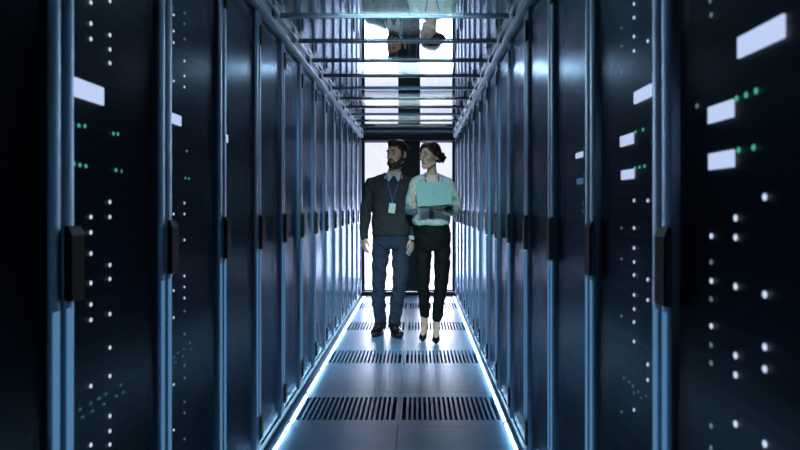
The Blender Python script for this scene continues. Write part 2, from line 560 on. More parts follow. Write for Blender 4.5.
disp(B, 594.5, 600, 110, 120, 595, M_dispd_refl)  # bluish glass reflection put in as a glowing rectangle
C = (1, 1)
disp(C, 576, 582.5, 151.5, 157, 582, M_disp)
disp(C, 577, 582.5, 178, 184, 582, M_dispd_refl)
for x, y in ((577, 92), (583, 97), (584, 148), (584, 175), (583, 203), (583, 211)): dot(C, x, y, 'd', 0.003)

# LED light strips at the foot of the racks, in a metal gutter
for side in (-1, 1):
    X = LEDL if side < 0 else LEDR
    sn = 'left' if side < 0 else 'right'
    for k in range(-1, 13):
        yc = 1.324 + PITCH * (k + 0.5)
        lab = 'glowing white floor light strip, %s from the camera along the %s racks' % (ORD[k + 1], sn)
        r = empty('floor_light_strip', (X, yc, 0), 0, lab, 'light strip', 'light strips at the foot of the racks')
        h = PITCH / 2 - 0.001
        bm = bmesh.new()
        s = side
        if side < 0:
            prism(bm, [(-0.024, 0), (0.010, 0), (0.008, 0.004), (-0.006, 0.004), (-0.014, 0.010), (-0.024, 0.012)], 1, -h, h)
        else:
            prism(bm, [(0.012, 0), (-0.010, 0), (-0.008, 0.004), (0.004, 0.004), (0.007, 0.010), (0.012, 0.012)], 1, -h, h)
        newobj('gutter', bm, M_gut, r)
        simple('light_tube', M_led, r, -0.005, 0.005 if side < 0 else 0.003, -h + 0.006, h - 0.006, 0.0045, 0.012, bev=0.003)
        bm = bmesh.new()
        for e in (-1, 1):
            box(bm, -0.009, 0.008 if side < 0 else 0.004, e * h - (0.007 if e > 0 else 0), e * h + (0 if e > 0 else 0.007), 0.004, 0.018)
        newobj('end_cap', bm, M_handle, r)

# ------------------------------------------------------------------ ceiling
for side in (-1, 1):
    W = WL if side < 0 else WR
    s = -side
    root = empty('ceiling_beam', (W, 0, 0), 0, 'long pale metal edge beam carrying the glass roof above the %s rack row' % ('left' if side < 0 else 'right'), 'beam')
    bm = bmesh.new()
    pts = [(-0.03 * s, 2.112), (0.016 * s, 2.112), (0.018 * s, 2.122), (0.018 * s, 2.175), (0.03 * s, 2.176), (0.03 * s, 2.195), (-0.03 * s, 2.195)]
    prism(bm, pts, 1, -1.0, YE - 0.051)
    newobj('beam_profile', bm, M_beam, root)
    bm = bmesh.new()
    prism(bm, [(0.019 * s, 2.126), (0.024 * s, 2.130), (0.019 * s, 2.134)], 1, -1.0, YE - 0.06)
    newobj('beam_lip', bm, M_alu, root)
    for j in range(11):
        y = 3.30 + 0.506 * j - 0.13
        bm = bmesh.new()
        box(bm, min(0.018 * s, 0.03 * s), max(0.018 * s, 0.03 * s), y, y + 0.05, 2.138, 2.17, bev=0.003)
        ell(bm, (0.03 * s, y + 0.025, 2.154), (0.004, 0.008, 0.008), None, 8, 6)
        newobj('bracket', bm, M_lever, root)
    # containment panel above the rack row
    bm = bmesh.new()
    xa, xb = sorted((W - 0.03 * s, W - 0.05 * s))
    box(bm, xa, xb, -1.0, YE - 0.01, 2.20, 3.39)
    struct('wall_upper_left' if side < 0 else 'wall_upper_right', bm, M_wall)

gx0, gx1 = WL + 0.031, WR - 0.031
BARS = [3.30 + 0.506 * j for j in range(-2, 11)]
for j, y in enumerate(BARS):
    n = j - 2
    lab = 'thin steel cross bar under the glass ceiling, %s one from the top' % ORD[max(n, 0)]
    r = empty('ceiling_bar', (CX, y, HG), 0, lab if n >= 0 else 'thin steel cross bar of the glass ceiling, %s' % ('just above the frame' if n == -1 else 'nearest the camera'), 'ceiling bar', 'cross bars of the glass ceiling')
    bm = bmesh.new()
    hx = (gx1 - gx0) / 2; cx = (gx0 + gx1) / 2 - CX
    prism(bm, [(-0.010, 0.0), (0.010, 0.0), (0.010, -0.006), (0.006, -0.012), (-0.010, -0.012)], 0, cx - hx, cx + hx)
    newobj('bar_profile', bm, M_bar, r)
    bm = bmesh.new()
    box(bm, cx - hx, cx + hx, 0.0105, 0.016, -0.008, 0.0)
    newobj('black_gasket', bm, M_handle, r)
    bm = bmesh.new()
    ell(bm, (0, -0.011, -0.006), (0.005, 0.004, 0.005), None, 8, 6)
    newobj('screw', bm, M_alu, r)
edges = [BARS[0] - 0.506] + BARS + [YE - 0.055]
for j in range(len(edges) - 1):
    a, b = edges[j], edges[j + 1]
    if b - a < 0.05: continue
    n = j - 2
    g = simple('ceiling_glass_panel', M_ceil_glass, None, gx0, gx1, -(b - a) / 2 + 0.001, (b - a) / 2 - 0.001, 0.001, 0.009)
    g.location = (0, (a + b) / 2, HG)
    if n < 0: lab = 'clear ceiling glass pane nearest the camera' if n == -2 else 'clear ceiling glass pane just above the frame'
    elif n == 0: lab = 'nearest clear ceiling glass pane, above the first cross bar'
    else: lab = 'clear ceiling glass pane beyond the %s cross bar' % ORD[n - 1]
    tag(g, lab, 'glass panel', 'glass panes of the ceiling')

LN = ['nearest tube light above the glass ceiling, at top of view', 'bright wide light above the glass ceiling before the walkers', 'light above the glass ceiling, third from the camera', 'farthest light above the glass ceiling, by the end doors']
for (d, wd, st, pw), lab in zip(LUM, LN):
    r = empty('ceiling_light', (CX + 0.015, d, 2.30), 0, lab, 'ceiling light', 'lights above the glass ceiling')
    bm = bmesh.new(); box(bm, -wd / 2 - 0.01, wd / 2 + 0.01, -0.03, 0.03, 0.03, 0.075, bev=0.006)
    newobj('housing', bm, M_beam, r)
    simple('diffuser', emat('diffuser_%d' % int(d * 100), (0.88, 0.92, 1.0), st), r, -wd / 2, wd / 2, -0.09, 0.09, -0.03, 0.029, bev=0.008)
    for s in (-1, 1):
        bm = bmesh.new(); chain(bm, [(s * wd * 0.3, 0, 0.07), (s * wd * 0.3, 0, 0.478 if d < 5.5 else 1.10)], [0.003, 0.003], 6)
        newobj('hanger', bm, M_lever, r)

# added pale box above the glass, imitating the pale tone reflected there
pale_box = empty('added_pale_box', (CX, 4.2, 2.78), 0, 'added pale box above the near glass ceiling, lightening its reflections', 'pale_box')
bm = bmesh.new(); box(bm, -0.38, 0.38, -2.2, 1.7, 0, 0.3, bev=0.01)
newobj('pale_box_body', bm, pmat('pale_box_paint', (0.55, 0.66, 0.68), 0.6, noise=((2, 2, 2), 0.08, 2)), pale_box)
for q in range(4):
    bm = bmesh.new(); box(bm, -0.39, 0.39, -1.6 + q, -1.57 + q, -0.01, 0.31)
    newobj('pale_box_flange', bm, M_beam, pale_box)

# small detector under the glass
o = empty('smoke_detector', ((401 - 417) * 3.62 / F, 3.62, HG), 0, 'small white detector hanging from the near glass ceiling', 'detector')
bm = bmesh.new(); chain(bm, [(0, 0, 0.0), (0, 0, -0.012)], [0.020, 0.017], 16, caps=False)
newobj('base', bm, M_gut, o, True)
bm = bmesh.new(); chain(bm, [(0, 0, -0.012), (0, 0, -0.035), (0, 0, -0.045)], [0.008, 0.010, 0.005], 12, caps=False)
newobj('sensor', bm, M_lever, o, True)

# ------------------------------------------------------------------ people
SKIN_M = pmat('skin_man', (0.84, 0.50, 0.36), 0.5, sss=0.15)
SKIN_W = pmat('skin_woman', (0.80, 0.54, 0.42), 0.5, sss=0.15)
HAIR_M = pmat('hair_dark', (0.012, 0.008, 0.006), 0.5, bump=((60, 60, 200), 0.6, 0.004))
HAIR_W = pmat('hair_brown', (0.030, 0.012, 0.008), 0.45, bump=((160, 160, 40), 0.6, 0.004))
BEARD = pmat('beard_brown', (0.040, 0.024, 0.016), 0.7, bump=((200, 200, 200), 0.6, 0.002))
SWEAT = pmat('sweater_charcoal', (0.042, 0.043, 0.048), 0.85, spec=0.12, noise=((90, 90, 90), 0.35, 3), bump=((9, 9, 22), 0.5, 0.02))
SHIRT = pmat('shirt_pale', (0.62, 0.70, 0.72), 0.7)
JEANS = pmat('trousers_navy', (0.034, 0.045, 0.076), 0.75, spec=0.2, noise=((12, 12, 8), 0.25, 4), bump=((14, 14, 26), 0.7, 0.02))
SHOE = pmat('shoe_leather', (0.010, 0.009, 0.010), 0.25)
BLOUSE = pmat('blouse_mint', (0.52, 0.63, 0.61), 0.65, bump=((12, 12, 16), 0.6, 0.02))
PANTS = pmat('trousers_black', (0.006, 0.009, 0.009), 0.7, spec=0.12, bump=((12, 12, 18), 0.5, 0.015))
LANY = pmat('lanyard_blue', (0.035, 0.04, 0.26), 0.6)
CARD = pmat('badge_card', (0.62, 0.74, 0.74), 0.4)
EYEW = pmat('eye_white', (0.38, 0.36, 0.34), 0.3)
EYED = pmat('eye_iris', (0.02, 0.012, 0.008), 0.15)
LIP = pmat('lips', (0.42, 0.18, 0.16), 0.5)


class Head:
    """head frame: looks along local -Y, centre between the ears at eye height"""
    def __init__(s, c, yaw, pitch=0, roll=0, k=1.0):
        s.m = Matrix.Translation(c) @ Euler((pitch, roll, yaw), 'XYZ').to_matrix().to_4x4() @ Matrix.Scale(k, 4)
        s.r = s.m.to_3x3().normalized(); s.k = k

    def e(s, bm, c, r, rot=None, u=20, v=14):
        q = s.r @ rot if rot is not None else s.r
        ell(bm, s.m @ Vector(c), tuple(x * s.k for x in r), q, u, v)

    def ch(s, bm, pts, rad, seg=10):
        chain(bm, [s.m @ Vector(p) for p in pts], [x * s.k for x in rad], seg)


def head_shape(bm, H, fem):
    H.e(bm, (0, 0.018, 0.035), (0.074, 0.096, 0.085))                     # cranium
    H.e(bm, (0, -0.030, 0.015), (0.062, 0.058, 0.065))                    # face front
    H.e(bm, (0, -0.026, -0.048), (0.052 if not fem else 0.047, 0.060, 0.058))  # lower face
    H.e(bm, (0, -0.070, -0.096), (0.024 if not fem else 0.018, 0.019, 0.018))  # chin
    H.ch(bm, [(0.052, 0.0, -0.06), (0.035, -0.045, -0.090), (0, -0.068, -0.1)], [0.016, 0.016, 0.014])
    H.ch(bm, [(-0.052, 0.0, -0.06), (-0.035, -0.045, -0.090), (0, -0.068, -0.1)], [0.016, 0.016, 0.014])
    for s in (-1, 1):
        H.e(bm, (s * 0.036, -0.059, -0.020), (0.022, 0.018, 0.020))       # cheek bones
        H.e(bm, (s * 0.028, -0.080, 0.030), (0.024, 0.012, 0.009))        # brow
        H.e(bm, (s * 0.076, 0.012, -0.005), (0.008, 0.020, 0.031), Matrix.Rotation(R(-8 * s), 3, 'Z'))  # ears
        H.e(bm, (s * 0.080, 0.018, 0.010), (0.008, 0.014, 0.018))
    H.ch(bm, [(0, -0.082, 0.024), (0, -0.098, -0.004), (0, -0.112, -0.024)], [0.009, 0.010, 0.012])
    H.e(bm, (0.012, -0.096, -0.028), (0.009, 0.010, 0.008)); H.e(bm, (-0.012, -0.096, -0.028), (0.009, 0.010, 0.008))
    H.e(bm, (0, -0.084, -0.054), (0.024, 0.012, 0.0075)); H.e(bm, (0, -0.082, -0.066), (0.020, 0.012, 0.008))


def eyes(H, parent):
    for s in (-1, 1):
        bm = bmesh.new(); H.e(bm, (s * 0.031, -0.0775, 0.008), (0.0125, 0.010, 0.0062), None, 14, 10)
        e = newobj('eye', bm, EYEW, parent, True)
        bm = bmesh.new(); H.e(bm, (s * 0.031 - 0.001, -0.0868, 0.008), (0.0062, 0.0025, 0.0058), None, 12, 8)
        newobj('iris', bm, EYED, e, True)


def hand(bm, wrist, fwd, nrm, thumb, curl=0.5, k=1.0, curls=None, thumb_curl=0.4, spread=0.0):
    """palm plus five separate fingers; nrm = where the palm looks, thumb = towards the thumb side"""
    f = Vector(fwd).normalized(); n = Vector(nrm); n = (n - f * n.dot(f)).normalized()
    t = f.cross(n)
    if t.dot(Vector(thumb)) < 0: t = -t
    Wp = Vector(wrist)
    rot = Matrix((f, t, n)).transposed()
    ell(bm, Wp + f * 0.048 * k, (0.052 * k, 0.042 * k, 0.015 * k), rot, 16, 10)
    ell(bm, Wp + f * 0.075 * k, (0.028 * k, 0.041 * k, 0.014 * k), rot, 16, 10)
    ell(bm, Wp + f * 0.035 * k + t * 0.022 * k + n * 0.006 * k, (0.032 * k, 0.018 * k, 0.016 * k), rot, 12, 8)
    for i, (off, L) in enumerate(((0.031, 0.072), (0.010, 0.080), (-0.011, 0.074), (-0.031, 0.058))):
        c = curls[i] if curls else curl
        p = Wp + f * (0.088 if i in (1, 2) else 0.082) * k + t * off * k
        pts = [p - f * 0.02 * k, p]; a = 0.0
        for j, q in enumerate((0.44, 0.32, 0.24)):
            a += c * (0.9, 1.1, 0.8)[j]
            dr = f * math.cos(a) + n * math.sin(a) + t * spread * (1.5 - i)
            p = p + dr.normalized() * L * q * k; pts.append(p)
        chain(bm, pts, [0.0088 * k, 0.0086 * k, 0.0080 * k, 0.0074 * k, 0.0060 * k], 8)
    p = Wp + f * 0.022 * k + t * 0.028 * k + n * 0.004 * k
    d1 = (f * 0.75 + t * 0.65 + n * 0.25).normalized(); d2 = (f * 0.95 + t * (0.3 - 0.4 * thumb_curl) + n * thumb_curl).normalized()
    chain(bm, [p, p + d1 * 0.032 * k, p + d1 * 0.032 * k + d2 * 0.028 * k, p + d1 * 0.032 * k + d2 * 0.050 * k], [0.013 * k, 0.0105 * k, 0.0095 * k, 0.007 * k], 8)


def ribbon(name, pts, width, thick, mat, parent, across=(1, 0, 0)):
    bm = bmesh.new(); P = [Vector(p) for p in pts]; rings = []
    for i in range(len(P)):
        t = (P[min(i + 1, len(P) - 1)] - P[max(i - 1, 0)]).normalized()
        a = Vector(across); a = (a - t * a.dot(t)).normalized(); b = t.cross(a)
        rings.append([bm.verts.new(P[i] + a * sx * width / 2 + b * sy * thick / 2) for sx, sy in ((-1, -1), (1, -1), (1, 1), (-1, 1))])
    for i in range(len(P) - 1):
        for q in range(4): bm.faces.new([rings[i][q], rings[i][(q + 1) % 4], rings[i + 1][(q + 1) % 4], rings[i + 1][q]])
    bm.faces.new(rings[0]); bm.faces.new(rings[-1])
    return newobj(name, bm, mat, parent)


def creases(freq, amp, seed=0):
    from mathutils import noise as NZ
    def f(me):
        n = len(me.vertices)
        co = [0.0] * (3 * n); nr = [0.0] * (3 * n)
        me.vertices.foreach_get('co', co); me.vertex_normals.foreach_get('vector', nr)
        for i in range(0, 3 * n, 3):
            x, y, z = co[i:i + 3]
            d = NZ.fractal(Vector((x * freq * 0.7 + seed, y * freq * 0.7, z * freq + x * freq * 0.6)), 0.8, 2.1, 3) * amp
            co[i] += nr[i] * d; co[i + 1] += nr[i + 1] * d; co[i + 2] += nr[i + 2] * d
        me.vertices.foreach_set('co', co); me.update()
    return f


# ---- the man
mx, my = -0.24, 6.0
man = empty('person', (mx, my, 0), 0, 'bearded person in charcoal sweater and navy trousers walking, hands at sides', 'person')
HM = Head((0.048, -0.035, 1.678), R(-32), R(3), R(0), 1.08)
ARM_R = [(-0.185, 0.0, 1.405), (-0.245, 0.02, 1.15), (-0.252, -0.06, 0.915)]   # his right, image left
ARM_L = [(0.190, 0.0, 1.405), (0.225, 0.045, 1.15), (0.190, -0.02, 0.895)]
LEG_R = [(-0.088, 0.0, 0.92), (-0.128, -0.03, 0.50), (-0.100, 0.055, 0.10)]
LEG_L = [(0.086, 0.0, 0.92), (0.078, -0.05, 0.50), (0.020, -0.02, 0.09)]
bm = bmesh.new()
head_shape(bm, HM, False)
chain(bm, [(0.042, 0.0, 1.64), (0.030, 0.01, 1.54), (0.015, 0.015, 1.44)], [0.058, 0.058, 0.065], 18)
loft(bm, [(0, 0, .86, .13, .09), (0, 0, .95, .14, .09), (0, 0, 1.1, .13, .085), (0, 0, 1.3, .155, .095), (0, 0, 1.4, .15, .08), (0.005, 0, 1.455, .09, .06)])
for a, s in ((ARM_R, -1), (ARM_L, 1)): chain(bm, a, [0.042, 0.036, 0.026], 12)
for l in (LEG_R, LEG_L): chain(bm, l, [0.055, 0.044, 0.034], 14)
hand(bm, (-0.252, -0.062, 0.912), (-0.02, -0.10, -1), (0.9, 0.5, 0), (0.1, -1, 0), 0.42)
hand(bm, (0.190, -0.022, 0.892), (0.02, -0.10, -1), (-0.9, 0.5, 0), (-0.1, -1, 0), 0.40)
for x, y, tx, ty in ((-0.100, 0.055, -0.155, -0.14), (0.020, -0.02, 0.07, -0.21)):
    chain(bm, [(x, y, 0.07), (x + (tx - x) * .5, y + (ty - y) * .5, 0.05), (tx * .9 + x * .1, ty * .9 + y * .1, 0.035)], [0.036, 0.028, 0.018], 10)
fuse('body', bm, SKIN_M, man, 0.0036, 5)
eyes(HM, man)
bm = bmesh.new()
HM.e(bm, (0, 0.026, 0.050), (0.081, 0.098, 0.084)); HM.e(bm, (0, -0.030, 0.098), (0.058, 0.055, 0.033)); HM.e(bm, (0.012, -0.055, 0.108), (0.045, 0.035, 0.024))
HM.e(bm, (0, 0.060, -0.010), (0.066, 0.055, 0.060))
for s in (-1, 1): HM.e(bm, (s * 0.071, -0.006, 0.018), (0.010, 0.018, 0.042))
fuse('hair', bm, HAIR_M, man, 0.005, 2, creases(60, 0.004))
bm = bmesh.new()
HM.e(bm, (0, -0.023, -0.079), (0.0565, 0.0645, 0.046)); HM.e(bm, (0, -0.066, -0.101), (0.029, 0.026, 0.023))
for s in (-1, 1): HM.ch(bm, [(s * 0.067, -0.004, 0.0), (s * 0.060, -0.016, -0.045), (s * 0.045, -0.045, -0.075)], [0.009, 0.017, 0.022])
HM.ch(bm, [(-0.028, -0.076, -0.066), (-0.016, -0.090, -0.042), (0.016, -0.090, -0.042), (0.028, -0.076, -0.066)], [0.007, 0.0065, 0.0065, 0.007])
fuse('beard', bm, BEARD, man, 0.004, 2)
bm = bmesh.new()
for s in (-1, 1): HM.ch(bm, [(s * 0.014, -0.092, 0.034), (s * 0.030, -0.090, 0.038), (s * 0.046, -0.079, 0.032)], [0.0045, 0.005, 0.003], 8)
newobj('eyebrows', bm, HAIR_M, man, True)
bm = bmesh.new(); HM.e(bm, (0, -0.0945, -0.060), (0.019, 0.005, 0.006)); newobj('lips', bm, pmat('lips_m', (0.28, 0.12, 0.10), 0.5), man, True)
# sweater
bm = bmesh.new()
loft(bm, [(0, 0, .935, .172, .122), (0, 0, .96, .182, .130), (0, 0, 1.03, .185, .130), (0, 0, 1.12, .178, .122), (0, 0, 1.25, .188, .126), (0, 0, 1.34, .198, .128), (0.005, 0, 1.41, .188, .108), (0.012, 0.005, 1.455, .130, .085), (0.022, 0.010, 1.482, .078, .068)], 36)
for a in (ARM_R, ARM_L): chain(bm, a, [0.066, 0.054, 0.040], 16)
for s in (-1, 1): chain(bm, [(s * 0.06, 0.005, 1.462), (s * 0.188, 0.0, 1.412)], [0.044, 0.058], 12)
fuse('sweater', bm, SWEAT, man, 0.006, 5, creases(9, 0.010, 3))
bm = bmesh.new(); loft(bm, [(0, 0, .925, .178, .127), (0, 0, .965, .184, .132)], 36)
newobj('sweater_hem', bm, SWEAT, man, True)
for a in (ARM_R, ARM_L):
    bm = bmesh.new(); e = Vector(a[2]); q = (Vector(a[1]) - e).normalized()
    chain(bm, [e + q * 0.02, e - q * 0.016], [0.041, 0.036], 16, caps=False)
    newobj('shirt_cuff', bm, SHIRT, man, True)
# collar: inner shirt triangle and two points
bm = bmesh.new()
chain(bm, [(0.030, 0.030, 1.520), (0.026, 0.018, 1.500), (0.022, 0.008, 1.476)], [0.060, 0.068, 0.076], 20, caps=False)
newobj('shirt_collar_band', bm, SHIRT, man, True)
for s in (-1, 1):
    bm = bmesh.new()
    pts = [(0.028 + s * 0.064, -0.012, 1.528), (0.026 + s * 0.012, -0.082, 1.478), (0.024 + s * 0.040, -0.122, 1.428), (0.020 + s * 0.084, -0.072, 1.462)]
    v = [bm.verts.new(p) for p in pts]; bm.faces.new(v)
    r_ = bmesh.ops.extrude_face_region(bm, geom=bm.faces[:])
    bmesh.ops.translate(bm, verts=[g for g in r_['geom'] if isinstance(g, bmesh.types.BMVert)], vec=(0, 0.006, -0.003))
    newobj('shirt_collar', bm, SHIRT, man)
# trousers
bm = bmesh.new()
loft(bm, [(0, 0, .80, .150, .100), (0, 0, .86, .172, .118), (0, 0, .93, .168, .118), (0, 0, .985, .158, .110)], 30)
chain(bm, [(-0.088, 0, 0.89), (-0.100, -0.005, 0.74), (-0.124, -0.03, 0.50), (-0.120, 0.01, 0.30), (-0.098, 0.045, 0.098)], [0.088, 0.080, 0.064, 0.060, 0.056], 20)
chain(bm, [(0.086, 0, 0.89), (0.090, -0.01, 0.74), (0.080, -0.05, 0.50), (0.052, -0.03, 0.30), (0.026, -0.012, 0.096)], [0.090, 0.083, 0.068, 0.061, 0.056], 20)
fuse('trousers', bm, JEANS, man, 0.006, 5, creases(13, 0.012, 7))


def shoe(parent, heel, toe, z0=0.0, pitch=0.0):
    hx, hy = heel; tx, ty = toe
    d = Vector((tx - hx, ty - hy, 0)); L = d.length; d.normalize(); s = Vector((-d.y, d.x, 0))
    P = lambda u, z: Vector((hx, hy, 0)) + d * (u * L) + Vector((0, 0, z0 + z + u * pitch))
    bm = bmesh.new()
    chain(bm, [P(0.04, 0.050), P(0.3, 0.052), P(0.55, 0.042), P(0.78, 0.034), P(0.95, 0.030)], [(0.040, 0.042), (0.044, 0.044), (0.052, 0.038), (0.053, 0.030), (0.038, 0.022)], 16)
    chain(bm, [P(0.14, 0.05), P(0.17, 0.125)], [0.046, 0.048], 14, caps=False)
    o = fuse('shoe', bm, SHOE, parent, 0.005, 3)
    bm = bmesh.new(); n = 20; A = []; B = []
    for k in range(n):
        a = 2 * math.pi * k / n; u = 0.48 + 0.56 * math.cos(a); wv = 0.053 * math.sin(a) * (0.86 + 0.14 * math.cos(a))
        A.append(bm.verts.new(P(u, 0.0) + s * wv)); B.append(bm.verts.new(P(u, 0.018) + s * wv))
    bm.faces.new(A); bm.faces.new(B)
    for k in range(n): bm.faces.new([A[k], A[(k + 1) % n], B[(k + 1) % n], B[k]])
    newobj('sole', bm, pmat('sole_rubber', (0.008, 0.008, 0.009), 0.6), o)
    bm = bmesh.new()
    for u in (0.34, 0.42, 0.50):
        chain(bm, [P(u, 0.074 - u * .03) + s * 0.020, P(u + .02, 0.083 - u * .03), P(u, 0.074 - u * .03) - s * 0.020], [0.003] * 3, 6)
    newobj('laces', bm, HAIR_M, o)
    return o


shoe(man, (-0.100, 0.105), (-0.150, -0.155), 0.001, 0.0)
shoe(man, (0.015, 0.030), (0.085, -0.225), 0.001, 0.0)
for x, y, tx, ty in ((-0.100, 0.055, -0.155, -0.14), (0.020, -0.02, 0.07, -0.21)):
    bm = bmesh.new()
    chain(bm, [(x, y, 0.15), (x, y, 0.085), (x + (tx - x) * .3, y + (ty - y) * .3, 0.068), (x + (tx - x) * .55, y + (ty - y) * .55, 0.052)], [0.041, 0.043, 0.041, 0.034], 14)
    newobj('sock', bm, HAIR_M, man, True)
# lanyard and badge
ln = ribbon('lanyard', [(-0.045, -0.040, 1.500), (-0.040, -0.095, 1.462), (-0.025, -0.134, 1.40), (-0.006, -0.142, 1.33), (0.010, -0.142, 1.255), (0.013, -0.142, 1.238)], 0.010, 0.002, LANY, man)
ln2 = ribbon('lanyard', [(0.092, -0.040, 1.500), (0.088, -0.095, 1.462), (0.070, -0.134, 1.40), (0.044, -0.142, 1.33), (0.020, -0.143, 1.255), (0.016, -0.143, 1.238)], 0.010, 0.002, LANY, man)
simple('badge_clip', M_lever, man, 0.007, 0.023, -0.150, -0.141, 1.222, 1.242, bev=0.002)
simple('badge', CARD, man, -0.018, 0.042, -0.149, -0.145, 1.135, 1.224, bev=0.001, rot=Matrix.Rotation(R(8), 3, 'Y'))
# phone in his left hand
ph = simple('mobile_phone', pmat('phone_pale', (0.55, 0.58, 0.6), 0.3), None, -0.035, 0.035, -0.004, 0.004, -0.06, 0.06, bev=0.003)
ph.location = (mx + 0.176, my - 0.050, 0.800); ph.rotation_euler = (R(12), R(24), R(62))
tag(ph, 'pale slim phone held low in the bearded walker\'s left hand', 'phone')

# ---- the woman
wx, wy = 0.135, 5.75
wom = empty('person', (wx, wy, 0), 0, 'person with brown hair bun, mint white blouse and black trousers carrying a laptop', 'person')
HW = Head((-0.024, -0.030, 1.643), R(-42), R(2), R(0), 1.0)
WR_ = [(-0.150, 0.0, 1.400), (-0.190, 0.03, 1.160), (-0.170, -0.255, 1.215)]
WL_ = [(0.158, 0.0, 1.400), (0.222, 0.02, 1.170), (0.118, -0.225, 1.150)]
bm = bmesh.new()
head_shape(bm, HW, True)
chain(bm, [(-0.008, 0.005, 1.62), (-0.002, 0.012, 1.52), (0.002, 0.015, 1.43)], [0.043, 0.043, 0.055], 18)
loft(bm, [(0, 0, .86, .125, .09), (0, 0, .95, .135, .09), (0, 0, 1.1, .105, .075), (0, 0, 1.28, .125, .095), (0, 0, 1.38, .13, .075), (0, 0, 1.435, .08, .055)])
for a in (WR_, WL_): chain(bm, a, [0.034, 0.030, 0.022], 12)
chain(bm, [(-0.080, 0, 0.90), (-0.080, -0.02, 0.52), (-0.066, 0.02, 0.20), (-0.068, 0.03, 0.12)], [0.055, 0.042, 0.034, 0.030], 14)
chain(bm, [(0.082, 0, 0.90), (0.082, -0.04, 0.52), (0.045, -0.06, 0.20), (0.038, -0.06, 0.12)], [0.055, 0.042, 0.034, 0.030], 14)
for x, y, tx, ty in ((-0.068, 0.04, -0.085, -0.055), (0.038, -0.055, 0.030, -0.16)):
    chain(bm, [(x, y, 0.115), (x * .5 + tx * .5, (y + ty) / 2, 0.070), (tx, ty, 0.026)], [0.030, 0.026, 0.018], 12)
    ell(bm, (x, y + 0.015, 0.092), (0.024, 0.028, 0.026))
hand(bm, (-0.170, -0.258, 1.218), (0.10, -0.30, 0.95), (0.9, -0.1, 0), (0.2, 0.9, 0.3), 0.40, 0.92)
hand(bm, (0.118, -0.228, 1.150), (-0.95, -0.28, 0.12), (0, 0, 1), (0.2, -1, 0), 0.10, 0.92, spread=0.05)
fuse('body', bm, SKIN_W, wom, 0.0036, 5)
eyes(HW, wom)
bm = bmesh.new()
HW.e(bm, (0, 0.034, 0.050), (0.081, 0.096, 0.084)); HW.e(bm, (0, -0.018, 0.094), (0.064, 0.062, 0.032))
for s in (-1, 1):
    HW.ch(bm, [(s * 0.050, -0.058, 0.070), (s * 0.074, -0.025, 0.035), (s * 0.077, 0.02, 0.0), (s * 0.06, 0.07, -0.01)], [0.014, 0.018, 0.020, 0.026])
HW.e(bm, (0, 0.085, 0.0), (0.058, 0.045, 0.055))
h = fuse('hair', bm, HAIR_W, wom, 0.005, 2, creases(40, 0.003))
bm = bmesh.new()
HW.e(bm, (0, 0.142, -0.006), (0.046, 0.040, 0.048)); HW.ch(bm, [(0.02, 0.16, 0.03), (0.04, 0.165, -0.01), (0.01, 0.17, -0.045)], [0.012, 0.018, 0.012]); HW.e(bm, (-0.02, 0.16, 0.02), (0.03, 0.025, 0.03))
fuse('hair_bun', bm, HAIR_W, h, 0.004, 1, creases(70, 0.007))
bm = bmesh.new()
for s in (-1, 1): HW.ch(bm, [(s * 0.014, -0.091, 0.035), (s * 0.030, -0.090, 0.040), (s * 0.046, -0.079, 0.034)], [0.0028, 0.0034, 0.002], 8)
newobj('eyebrows', bm, HAIR_W, wom, True)
bm = bmesh.new(); HW.e(bm, (0, -0.0915, -0.056), (0.018, 0.0038, 0.0035)); HW.e(bm, (0, -0.0895, -0.0635), (0.016, 0.0038, 0.0042)); newobj('lips', bm, LIP, wom, True)
# blouse
bm = bmesh.new()
loft(bm, [(0, 0, 1.030, .160, .112), (0, -0.002, 1.06, .172, .125), (0, -0.004, 1.11, .168, .125), (0, 0, 1.18, .140, .108), (0, -0.008, 1.28, .152, .125), (0, -0.004, 1.34, .158, .118), (0, 0, 1.41, .146, .090), (0, 0.006, 1.452, .100, .068), (0, 0.014, 1.480, .058, .048)], 36)
chain(bm, [(-0.146, 0, 1.392), (-0.180, 0.02, 1.28), (-0.190, 0.03, 1.165), (-0.184, -0.10, 1.185), (-0.172, -0.225, 1.210)], [0.056, 0.056, 0.058, 0.052, 0.040], 16)
chain(bm, [(0.150, 0, 1.392), (0.195, 0.015, 1.28), (0.222, 0.02, 1.175), (0.178, -0.10, 1.158), (0.128, -0.20, 1.150)], [0.056, 0.056, 0.060, 0.052, 0.040], 16)
for s in (-1, 1): chain(bm, [(s * 0.04, 0.006, 1.468), (s * 0.145, 0.0, 1.408)], [0.036, 0.052], 12)
fuse('blouse', bm, BLOUSE, wom, 0.0055, 5, creases(12, 0.011, 11))
for s in (-1, 1):
    bm = bmesh.new()
    pts = [(s * 0.052, 0.0, 1.500), (s * 0.018, -0.075, 1.405), (s * 0.050, -0.118, 1.375), (s * 0.088, -0.065, 1.452)]
    v = [bm.verts.new(p) for p in pts]; bm.faces.new(v)
    r_ = bmesh.ops.extrude_face_region(bm, geom=bm.faces[:])
    bmesh.ops.translate(bm, verts=[g for g in r_['geom'] if isinstance(g, bmesh.types.BMVert)], vec=(0, 0.006, -0.004))
    newobj('blouse_collar', bm, BLOUSE, wom)
